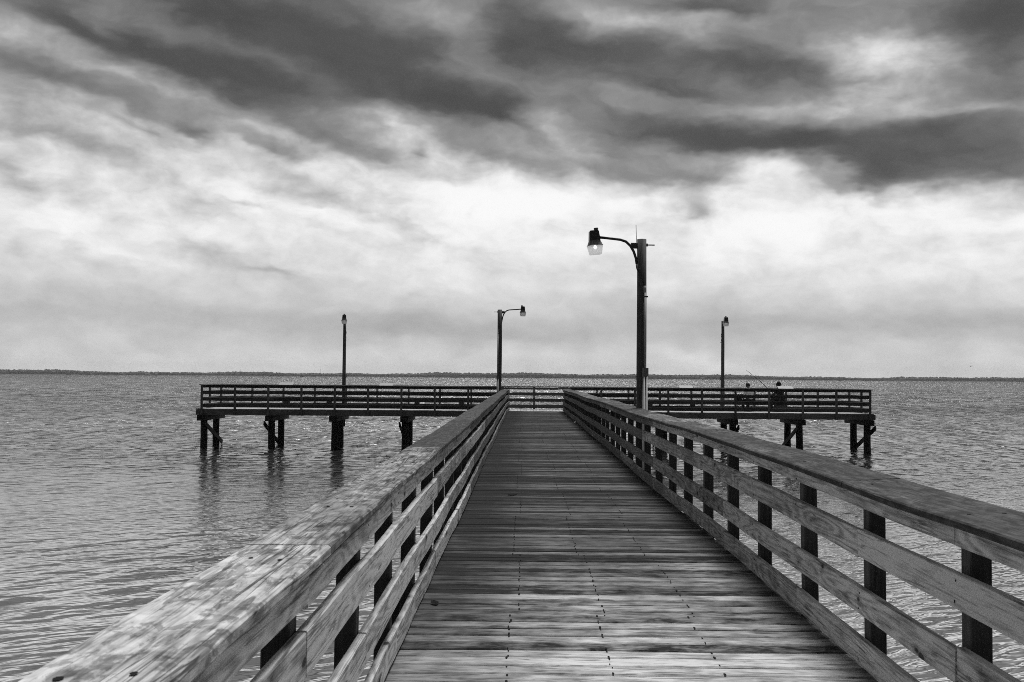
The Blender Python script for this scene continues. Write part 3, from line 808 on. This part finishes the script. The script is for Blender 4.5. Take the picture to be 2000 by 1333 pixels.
def person(label, x, y, rz, J, cloth_top, cloth_leg, hooded):
    t = thing('person', label, 'person', (x, y, DZ), rz)
    j = {}; e = []
    R = dict(pelvis=(.125, .10), waist=(.115, .095), chest=(.135, .105), neck=(.052, .055), jaw=(.066, .075), head=(.077, .092), crown=(.05, .06),
             sho=.058, elb=.042, wri=.027, palm=(.034, .02), hip=.082, knee=.058, ank=.04, ball=(.042, .032), toe=(.034, .022))
    for k in ('pelvis', 'waist', 'chest', 'neck', 'jaw', 'head', 'crown'): j[k] = (J[k], R[k])
    e += [('pelvis', 'waist'), ('waist', 'chest'), ('chest', 'neck'), ('neck', 'jaw'), ('jaw', 'head'), ('head', 'crown')]
    hd = Vector(J['head']); fw = (Vector(J['nose']) - hd).normalized(); upv = (Vector(J['crown']) - Vector(J['jaw'])).normalized(); sdv = fw.cross(upv).normalized()
    for s in ('l', 'r'):
        for k in ('sho', 'elb', 'wri', 'palm', 'hip', 'knee', 'ank', 'ball', 'toe'): j[s + k] = (J[s + k], R[k])
        e += [('chest', s + 'sho'), (s + 'sho', s + 'elb'), (s + 'elb', s + 'wri'), (s + 'wri', s + 'palm'),
              ('pelvis', s + 'hip'), (s + 'hip', s + 'knee'), (s + 'knee', s + 'ank'), (s + 'ank', s + 'ball'), (s + 'ball', s + 'toe')]
        w = Vector(J[s + 'wri']); p = Vector(J[s + 'palm']); d = (p - w).normalized(); side = d.cross(Vector((0, 0, 1)))
        side = side.normalized() if side.length > .1 else Vector((1, 0, 0)); dn = d.cross(side).normalized()
        if dn.z > 0: dn = -dn
        for q, (off, ln) in enumerate(((-.027, .062), (-.009, .074), (.009, .07), (.026, .056))):
            a = p + d * .03 + side * off; b1 = a + d * ln * .45 + dn * .008; b2 = b1 + d * ln * .2 + dn * ln * .45
            j['%sf%da' % (s, q)] = (a, .010); j['%sf%db' % (s, q)] = (b1, .009); j['%sf%dc' % (s, q)] = (b2, .0075)
            e += [(s + 'palm', '%sf%da' % (s, q)), ('%sf%da' % (s, q), '%sf%db' % (s, q)), ('%sf%db' % (s, q), '%sf%dc' % (s, q))]
        a = w + d * .04 + side * .035 * (1 if s == 'l' else -1); b2 = a + d * .045 + dn * .02
        j[s + 'ta'] = (a, .011); j[s + 'tb'] = (b2, .009); e += [(s + 'palm', s + 'ta'), (s + 'ta', s + 'tb')]
    full = dict(j)
    for q in ('pelvis', 'waist', 'chest', 'lsho', 'rsho', 'lhip', 'rhip', 'lknee', 'rknee', 'lelb' if hooded else 'lsho', 'relb' if hooded else 'rsho'):
        r_ = full[q][1]; j[q] = (full[q][0], tuple(v * .72 for v in (r_ if isinstance(r_, tuple) else (r_, r_))))
    body = skin_mesh('body', j, e, M['skin'], t, 'pelvis')
    j = full
    # face: nose, ears, eyes, mouth
    b = MB(); o = hd - upv * .02
    b.tube([o + fw * .088 + upv * .02, o + fw * .108 - upv * .012, o + fw * .094 - upv * .022], [.008, .015, .008], 8)
    for s in (-1, 1): b.ellipsoid(o + sdv * s * .078 - fw * .006, (.014, .02, .03), 8, 6)
    b.build('face', M['skin'], t, smooth=True)
    b = MB()
    for s in (-1, 1): b.ellipsoid(o + fw * .083 + sdv * s * .031 + upv * .022, (.011, .011, .008), 8, 6)
    b.bar(o + fw * .088 - upv * .052 - sdv * .024, o + fw * .088 - upv * .052 + sdv * .024, .006, .006); b.build('eyes_and_mouth', M['hair'], t)
    # hair / hood
    b = MB(); M3 = Matrix((sdv, fw, upv)).transposed(); vs = []; fs = []; nu, nv = 18, 9
    for jn in range(nv + 1):
        th = pi * (.72 if True else 1) * jn / nv
        for i in range(nu):
            a = 2 * pi * i / nu; f = sin(a)      # +1 = forward
            lim = 1.0
            tt = th * (1 - .42 * max(0, f)) if not hooded else th * (1.3 - .55 * max(0, f))
            k = 1.0 if not hooded else 1.1
            vs.append(hd + upv * .012 + M3 @ Vector((.090 * k * sin(tt) * cos(a), .104 * k * sin(tt) * sin(a), .112 * k * cos(tt))))
    for jn in range(nv):
        for i in range(nu):
            i2 = (i + 1) % nu; fs.append((jn * nu + i, (jn + 1) * nu + i, (jn + 1) * nu + i2, jn * nu + i2))
    b.add(vs, fs); hh = b.build('hood' if hooded else 'hair', M['hood'] if hooded else M['hair'], t, smooth=True)
    sm = hh.modifiers.new('thick', 'SOLIDIFY'); sm.thickness = .012; sm.offset = 1
    # clothing grown over the same joints
    k = 1.2
    up = {n: (j[n][0], tuple(q * k + .006 for q in (j[n][1] if isinstance(j[n][1], tuple) else (j[n][1],) * 2))) for n in ('pelvis', 'waist', 'chest', 'lsho', 'lelb', 'rsho', 'relb')}
    ee = [('pelvis', 'waist'), ('waist', 'chest'), ('chest', 'lsho'), ('chest', 'rsho'), ('lsho', 'lelb'), ('rsho', 'relb')]
    if hooded:
        for s in ('l', 'r'):
            w = Vector(j[s + 'elb'][0]).lerp(Vector(j[s + 'wri'][0]), .9); up[s + 'w'] = (w, (.042, .042)); ee.append((s + 'elb', s + 'w'))
        nk = Vector(j['chest'][0]).lerp(Vector(j['neck'][0]), .8); up['n'] = (nk, (.10, .095)); ee.append(('chest', 'n')); up['h'] = (Vector(j['neck'][0]).lerp(Vector(j['jaw'][0]), 1.0), (.088, .095)); ee.append(('n', 'h'))
    else:
        for s in ('l', 'r'):
            up[s + 'elb'] = (Vector(j[s + 'sho'][0]).lerp(Vector(j[s + 'elb'][0]), .75), (.062, .062))
        nk = Vector(j['chest'][0]).lerp(Vector(j['neck'][0]), .55); up['n'] = (nk, (.09, .08)); ee.append(('chest', 'n'))
    skin_mesh('jacket' if hooded else 'shirt', up, ee, cloth_top, t, 'waist')
    lo = {n: (j[n][0], tuple(q * 1.2 + .004 for q in (j[n][1] if isinstance(j[n][1], tuple) else (j[n][1],) * 2))) for n in ('pelvis', 'lhip', 'lknee', 'rhip', 'rknee')}
    ee = [('pelvis', 'lhip'), ('pelvis', 'rhip'), ('lhip', 'lknee'), ('rhip', 'rknee')]
    for s in ('l', 'r'):
        f = .92
        w = Vector(j[s + 'knee'][0]).lerp(Vector(j[s + 'ank'][0]), f); lo[s + 'c'] = (w, (.062, .062)); ee.append((s + 'knee', s + 'c'))
    skin_mesh('trousers', lo, ee, cloth_leg, t, 'pelvis')
    for s in ('l', 'r'):
        a, bq, c = (Vector(j[s + n][0]) for n in ('ank', 'ball', 'toe')); b = MB(); hl = a - (bq - a).normalized() * .04; hl.z = .045
        b.tube([hl - Vector((0, 0, .0)), a.lerp(Vector((a.x, a.y, .05)), 1), Vector((bq.x, bq.y, .045)), Vector((c.x, c.y, .036)), Vector((c.x, c.y, .036)) + (c - bq).normalized() * .03],
               [.03, .046, .05, .04, .012], 12); b.build('shoe', M['shoe'], t, smooth=True)
    return t
# local frame: +Y = the way the person faces; seat at z ~ .45
def seated(lean, seat, head_fw, turn=0.0, lw=(-.2, .42, .62), rw=(.2, .42, .62), feet=.42):
    J = dict(pelvis=(0, 0, seat + .10), waist=(0, .02 + lean * .3, seat + .27), chest=(0, .03 + lean * .8, seat + .45),
             neck=(0, .05 + lean, seat + .60), jaw=(0, .085 + lean * 1.15, seat + .67), head=(0, .085 + lean * 1.3 + head_fw * .4, seat + .755), crown=(0, .08 + lean * 1.4 + head_fw * .6, seat + .83))
    h = Vector(J['head']); J['nose'] = h + Vector((sin(turn) * .1, cos(turn) * .1, -.02 - head_fw * .3))
    for s, sg, w in (('l', -1, lw), ('r', 1, rw)):
        J[s + 'sho'] = (sg * .185, .03 + lean * .85, seat + .52)
        J[s + 'elb'] = (sg * .24, .14 + lean * .6, seat + .27)
        W = Vector(w); J[s + 'wri'] = W; d = (W - Vector(J[s + 'elb'])).normalized(); J[s + 'palm'] = W + d * .06
        J[s + 'hip'] = (sg * .10, .03, seat + .075); J[s + 'knee'] = (sg * .13, feet, seat + .07); J[s + 'ank'] = (sg * .12, feet + .02, .09)
        J[s + 'ball'] = (sg * .13, feet + .13, .045); J[s + 'toe'] = (sg * .135, feet + .19, .035)
    return J
pa = person('seated person with short dark hair in a light shirt, back to the camera, head bowed', px(1463.5, 46.1), 46.1, radians(18),
            seated(.07, .44, .06, .5, (-.12, .40, .62), (.12, .40, .60)), M['shirt'], M['trouser'], False)
pb_ = person('seated person in a dark hooded jacket holding a fishing rod, back to the camera', px(1522, 46.0), 46.0, radians(28),
             seated(.02, .50, .0, .3, (-.17, .36, .80), (.0, .38, .74), .44), M['hood'], M['trouser'], True)
# stool under the first person
def camp_stool(name, label, x, y, seat, w, rz):
    t = thing(name, label, 'stool', (x, y, DZ), rz, 'camp stools on the platform')
    b = MB(); vs = []; n = 6
    for i in range(n + 1):
        X = -w / 2 + w * i / n; z = seat - .035 * sin(pi * i / n)
        vs += [(X, -.16, z), (X, .16, z), (X, -.16, z - .012), (X, .16, z - .012)]
    fs = []
    for i in range(n):
        a, c = i * 4, i * 4 + 4
        fs += [(a, c, c + 1, a + 1), (a + 2, a + 3, c + 3, c + 2), (a, a + 2, c + 2, c), (a + 1, c + 1, c + 3, a + 3)]
    fs += [(0, 1, 3, 2), (n * 4, n * 4 + 2, n * 4 + 3, n * 4 + 1)]
    b.add(vs, fs); b.build('seat', M['cloth'], t)
    for yy in (-.15, .15):
        for s in (-1, 1):
            c = MB(); c.tube([(s * w / 2, yy + s * .012, seat - .005), (-s * w / 2 * .9, yy + s * .012, .012)], .013, 8); c.build('leg', M['metal'], t)
    return t
camp_stool('camp_stool', 'folding stool under the person in the light shirt', px(1463.5, 46.1), 46.1, .445, .40, radians(18))
camp_stool('camp_stool', 'folding stool carrying a dark bag, left of the person in the light shirt', px(1439.5, 46.3), 46.3, .46, .36, radians(-25))
t = thing('tackle_bag', 'dark tackle bag resting on a folding stool', 'bag', (px(1440, 46.3), 46.3, DZ + .45), radians(-25))
b = MB(); b.box((0, 0, .095), (.32, .24, .16), ch=.03); b.build('bag_body', M['cloth'], t)
b = MB(); b.tube([(-.1, 0, .17), (-.08, 0, .23), (0, 0, .25), (.08, 0, .23), (.1, 0, .17)], .01, 8); b.build('handle', M['plastic'], t)
# cooler under the second person
t = thing('cooler', 'dark cooler box the hooded angler sits on', 'cooler', (px(1521, 46.0), 46.0, DZ), radians(28))
b = MB(); b.box((0, 0, .21), (.42, .32, .416), ch=.02); b.build('cooler_body', M['plastic'], t)
b = MB(); b.box((0, 0, .457), (.45, .35, .075), ch=.02); b.build('lid', M['cloth'], t)
b = MB()
for s in (-1, 1):
    b = MB(); b.box((s * .222, 0, .33), (.02, .16, .03), ch=.004); b.build('handle', M['cloth'], t)
# fishing rod
hp = Vector((px(1508.5, 46.35), 46.38, EYE - (768 - 739.6) / 1944 * 46.35)); tipY = 46.95
tip = Vector((px(1456, tipY), tipY, EYE + (739.2 - 723) / 1944 * tipY))
butt = hp - (tip - hp).normalized() * .35
t = thing('fishing_rod', 'long thin fishing rod slanting up left over the railing', 'fishing rod', hp)
tip -= hp; butt -= hp; d = tip.normalized()
b = MB(); b.tube([d * .15, tip * .5 + Vector((0, 0, .03)), tip], [.016, .013, .008], 8); b.build('rod_blank', M['metal'], t)
b = MB(); b.tube([butt, d * .17], .016, 8); b.build('handle', M['cloth'], t)
b = MB(); q = d * .05; b.tube([q + Vector((0, 0, -.03)), q + Vector((0, 0, -.09))], [.012, .012], 8); b.tube([q + Vector((0, -.04, -.09)), q + Vector((0, .05, -.09))], .03, 10); b.build('reel', M['metal'], t)

# ------------------------------------------------------------------ world: overcast sky with dark stratus bands
W = bpy.data.worlds.new('World'); S.world = W; W.use_nodes = True
g = G(W.node_tree); bg = [n for n in g.N if n.type == 'BACKGROUND'][0]
SUN_AZ, SUN_EL = radians(26), radians(72)
sky = g.n('ShaderNodeTexSky'); sky.sky_type = 'NISHITA'; sky.sun_disc = False
sky.sun_elevation = SUN_EL; sky.sun_rotation = SUN_AZ; sky.air_density = 1.0; sky.dust_density = 3.0
bw = g.n('ShaderNodeRGBToBW'); g.L.new(sky.outputs[0], bw.inputs[0])
dirv = g.n('ShaderNodeTexCoord').outputs['Generated']
dx, dy, dz = g.sep(dirv)
az = g.m('ARCTAN2', dx, dy)
el = g.m('ARCSINE', g.m('MAXIMUM', g.m('MINIMUM', dz, 1.0), -1.0))
# domain warp
wv = g.xyz(g.mul(az, 5.0), g.mul(el, 15.0), 0.0)
w1 = g.noise(wv, 1.0, 4, 0.55); w2 = g.noise(g.vm('ADD', wv, (7.3, 2.1, 4.4)), 1.0, 4, 0.55)
wv2 = g.xyz(g.mul(az, 16.0), g.mul(el, 34.0), 3.0)
w3 = g.noise(wv2, 1.0, 3, 0.55); w4 = g.noise(g.vm('ADD', wv2, (3.3, 8.1, 1.4)), 1.0, 3, 0.55)
azw = g.add(az, g.add(g.mul(g.sub(w1, .5), .045), g.mul(g.sub(w3, .5), .06)))
elw = g.add(el, g.add(g.mul(g.sub(w2, .5), .03), g.mul(g.sub(w4, .5), .032)))
def d2(x, y):
    u = (x - 1022) / 1944; v = (736 + .0075 * (x - 1000) - y) / 1944
    return atan(u), atan(v / sqrt(1 + u * u))
# vertical profile of the grey level (photo rows -> elevation)
prof = [(0.0, .84), (36, .83), (70, .78), (110, .755), (150, .82), (200, .885), (270, .93), (340, .92), (390, .86), (430, .80), (480, .72), (540, .64), (600, .58), (680, .53), (740, .52)]
ELM = 0.9
stops = [(atan(p / 1944) / ELM, c) for p, c in prof] + [(.47 / ELM, .46), (.62 / ELM, .42), (1.0, .46)]
base = g.ramp(g.m('DIVIDE', elw, ELM), stops)
acc = base
def blob(x, y, rx, ry, deg, amp, p=1.0):
    """soft elliptical cloud patch fixed in the sky; rx, ry in photo pixels"""
    global acc
    if amp < -.15: rx *= 1.08; ry *= 1.2; amp *= .82
    a0, e0 = d2(x, y); t = radians(-deg); ca, sa = cos(t), sin(t)
    A = g.sub(azw, a0); E = g.sub(elw, e0)
    u = g.mul(g.add(g.mul(A, ca), g.mul(E, sa)), 1944.0 / rx); v = g.mul(g.sub(g.mul(E, ca), g.mul(A, sa)), 1944.0 / ry)
    if amp < -.11: v = g.m('MAXIMUM', g.mul(v, .8), g.mul(v, -1.25))
    q = g.add(g.mul(u, u), g.mul(v, v))
    if p != 1.0: q = g.m('POWER', q, p)
    acc = g.add(acc, g.mul(g.m('EXPONENT', g.mul(q, -1.0)), amp))
for bl in (
    (500, 110, 420, 120, 5, -.07), (1450, 190, 420, 130, 3, -.09), (1900, 270, 200, 90, 0, -.10), (1150, 25, 150, 30, 5, .10), (1480, 300, 170, 40, 3, -.13), (1880, 345, 220, 36, 2, -.08), (1720, 350, 120, 36, 0, -.12), (250, 560, 400, 60, 0, -.03), (300, 440, 300, 60, 10, -.03), (420, 120, 260, 60, 8, -.05), (1600, 60, 300, 40, 0, -.05),
    (527, 39, 200, 42, 10, -.24), (600, 75, 150, 40, 8, -.14), (333, 111, 160, 24, 10, -.26), (500, 178, 170, 38, 8, -.24), (850, 189, 190, 34, 8, -.32),
    (150, 160, 210, 18, 16, -.27), (110, 22, 80, 30, 25, -.16), (805, 89, 70, 26, 10, -.14), (994, 60, 70, 50, 20, -.17), (700, 120, 150, 40, 10, -.12), (420, 20, 120, 20, 5, -.08),
    (233, 144, 95, 15, 5, .12), (483, 50, 45, 11, 8, .10), (361, 67, 150, 18, 10, .08), (866, 33, 95, 35, 15, .14), (28, 61, 100, 26, 5, .17), (183, 39, 52, 18, 40, .12), (400, 195, 90, 10, 8, .10), (740, 160, 60, 10, 20, .06),
    (522, 283, 78, 12, 6, -.32), (438, 272, 34, 12, 20, .12), (650, 272, 115, 16, 15, -.28), (389, 261, 30, 10, 35, -.22), (50, 267, 120, 16, 6, -.24), (22, 344, 75, 18, 20, -.20), (230, 235, 120, 12, 14, -.10),
    (333, 366, 150, 22, 18, -.14), (483, 400, 52, 7, 12, -.14), (611, 383, 75, 16, 8, -.17), (750, 422, 170, 20, 20, -.09), (955, 289, 110, 26, 25, -.20), (527, 544, 75, 10, 6, -.10), (389, 489, 65, 22, 20, -.10),
    (820, 290, 16, 7, 10, -.14), (935, 415, 14, 10, 0, -.12), (690, 340, 60, 16, 20, -.08), (560, 330, 60, 12, 15, -.06), (970, 205, 70, 22, 20, -.20),
    (975, 400, 130, 30, 0, .16), (760, 240, 60, 20, 20, .14), (640, 320, 180, 16, 8, .10), (1020, 410, 120, 30, 0, .08),
    (1111, 108, 180, 36, 6, -.22), (1544, 138, 115, 26, 6, -.28), (1710, 150, 70, 9, 4, -.12), (1389, 5, 130, 15, 0, -.24), (1290, 170, 160, 20, 8, -.12), (1390, 100, 120, 26, 4, -.10),
    (1305, 250, 170, 32, 12, -.28), (1416, 277, 210, 24, 4, -.24), (1566, 283, 70, 20, 0, -.20), (1333, 339, 155, 17, 6, -.34), (1150, 322, 85, 22, 15, -.26), (1055, 327, 75, 14, 15, -.18), (1200, 290, 90, 20, 15, -.14),
    (1361, 420, 52, 16, 12, -.28), (1345, 395, 45, 22, 20, -.10), (1766, 261, 95, 20, 0, -.24), (1944, 266, 120, 30, 0, -.18), (1916, 327, 210, 34, 3, -.34), (1694, 333, 75, 30, 30, -.20), (1700, 376, 28, 14, 50, -.24),
    (1955, 139, 85, 80, 0, -.24), (1977, 28, 70, 40, 0, -.14), (1820, 30, 80, 20, 10, -.06), (1780, 300, 90, 24, 0, -.12), (1640, 360, 30, 10, 30, -.10), (1520, 350, 12, 6, 0, -.08),
    (1738, 111, 125, 62, 10, .32), (1694, 66, 110, 25, 5, .14), (1555, 211, 190, 18, 5, .10), (1888, 216, 95, 16, 2, .11), (1516, 345, 75, 28, 10, .30), (1083, 244, 75, 30, 30, .16), (1277, 39, 140, 28, 8, .18), (1250, 205, 80, 14, 10, .10), (1180, 225, 70, 14, 20, .06),
    (1640, 325, 26, 14, 0, .12), (1180, 385, 150, 24, 4, .08), (1700, 440, 320, 40, 0, .05), (1750, 630, 420, 26, 2, -.05), (1060, 655, 300, 26, 0, -.05), (760, 640, 200, 24, 0, -.04), (1380, 700, 160, 14, 8, .05),
):
    blob(*bl)
# cloud texture: streaked and billowy
rt = radians(-9)
ar = g.add(g.mul(azw, cos(rt)), g.mul(elw, sin(rt))); er = g.sub(g.mul(elw, cos(rt)), g.mul(azw, sin(rt)))
f1 = g.noise(g.xyz(g.mul(ar, 7.0), g.mul(er, 22.0), 1.0), 1.0, 5, 0.55, 0.3)
f2 = g.noise(g.xyz(g.mul(ar, 15.0), g.mul(er, 26.0), 8.0), 1.0, 6, 0.56, 0.25)
f3 = g.noise(g.xyz(g.mul(az, 24.0), g.mul(el, 36.0), 2.0), 1.0, 6, 0.56, 0.2)
up = g.step(el, .05, .16)
acc = g.add(acc, g.mul(g.sub(f1, .5), g.mad(up, .08, .08)))
acc = g.add(acc, g.mul(g.sub(f2, .5), g.mad(up, .03, .05)))
tex = g.add(g.mul(g.sub(f1, .5), .26), g.mul(g.sub(f2, .5), .20))
edge = g.mul(g.step(acc, .50, .68), g.step(acc, .80, 1.0, 1.0, .35))
acc = g.add(acc, g.mul(g.mul(g.sub(f3, .5), .38), g.mul(edge, g.step(el, .06, .15, .25, 1.0))))
acc = g.add(acc, g.add(g.mul(g.sub(f2, .5), .10), g.mul(g.sub(f3, .5), .03)))
acc = g.m('SMOOTH_MAX', acc, .31, .14)
acc = g.mul(acc, g.add(1.0, g.mul(tex, up)))
acc = g.m('SMOOTH_MIN', acc, .985, .12)
# the cloud deck thickens overhead and behind the camera
back = g.step(dy, -.5, .45, .55, 1.0)
acc = g.mul(acc, back)
lin = g.m('POWER', acc, 2.2)
tot = g.add(g.mul(lin, 9.9), g.mul(bw.outputs[0], 0.02))
g.L.new(g.grey(tot), bg.inputs[0]); bg.inputs[1].default_value = 0.1

sl = bpy.data.lights.new('sun', 'SUN'); sl.energy = 3.5; sl.angle = radians(20); sl.color = (1, 1, 1)
so = bpy.data.objects.new('sun', sl); COL.objects.link(so)
sd = Vector((sin(SUN_AZ) * cos(SUN_EL), cos(SUN_AZ) * cos(SUN_EL), sin(SUN_EL)))
so.rotation_euler = (-sd).to_track_quat('-Z', 'Y').to_euler(); so.location = (0, 0, 40)

# ------------------------------------------------------------------ air over the bay
hb = MB(); hb.box((0, 1280, 14), (5200, 2700, 34))
hm = bpy.data.materials.new('haze_air'); hm.use_nodes = True; hn = hm.node_tree
for nd in list(hn.nodes):
    if nd.type != 'OUTPUT_MATERIAL': hn.nodes.remove(nd)
pv = hn.nodes.new('ShaderNodeVolumePrincipled'); pv.inputs['Color'].default_value = (.9, .9, .9, 1); pv.inputs['Density'].default_value = 0.00013
hn.links.new(pv.outputs[0], [n for n in hn.nodes if n.type == 'OUTPUT_MATERIAL'][0].inputs['Volume'])
tag(hb.build('haze', hm), 'thin pale haze over the bay', 'haze', kind='stuff')

# ------------------------------------------------------------------ camera
cd = bpy.data.cameras.new('camera'); cd.lens = 35; cd.sensor_width = 36; cd.clip_end = 20000; cd.clip_start = .05
cam = bpy.data.objects.new('camera', cd); COL.objects.link(cam); S.camera = cam
PITCH, YAW, ROLL = atan(69.5 / 1944), atan(22.5 / 1944), radians(.43)
R3 = Matrix.Rotation(YAW, 4, 'Z') @ Matrix.Rotation(pi / 2 + PITCH, 4, 'X') @ Matrix.Rotation(ROLL, 4, 'Z')
cam.matrix_world = Matrix.Translation((0, 0, EYE)) @ R3
cd.dof.use_dof = True; cd.dof.focus_distance = 22; cd.dof.aperture_fstop = 11

S.render.engine = 'CYCLES'
S.cycles.use_denoising = False
S.cycles.filter_width = 0.9
S.cycles.caustics_reflective = False; S.cycles.caustics_refractive = False; S.cycles.sample_clamp_indirect = 3.0
S.cycles.max_bounces = 8; S.cycles.transparent_max_bounces = 12
S.view_settings.view_transform = 'Standard'; S.view_settings.look = 'None'
S.view_settings.exposure = 0; S.view_settings.gamma = 1
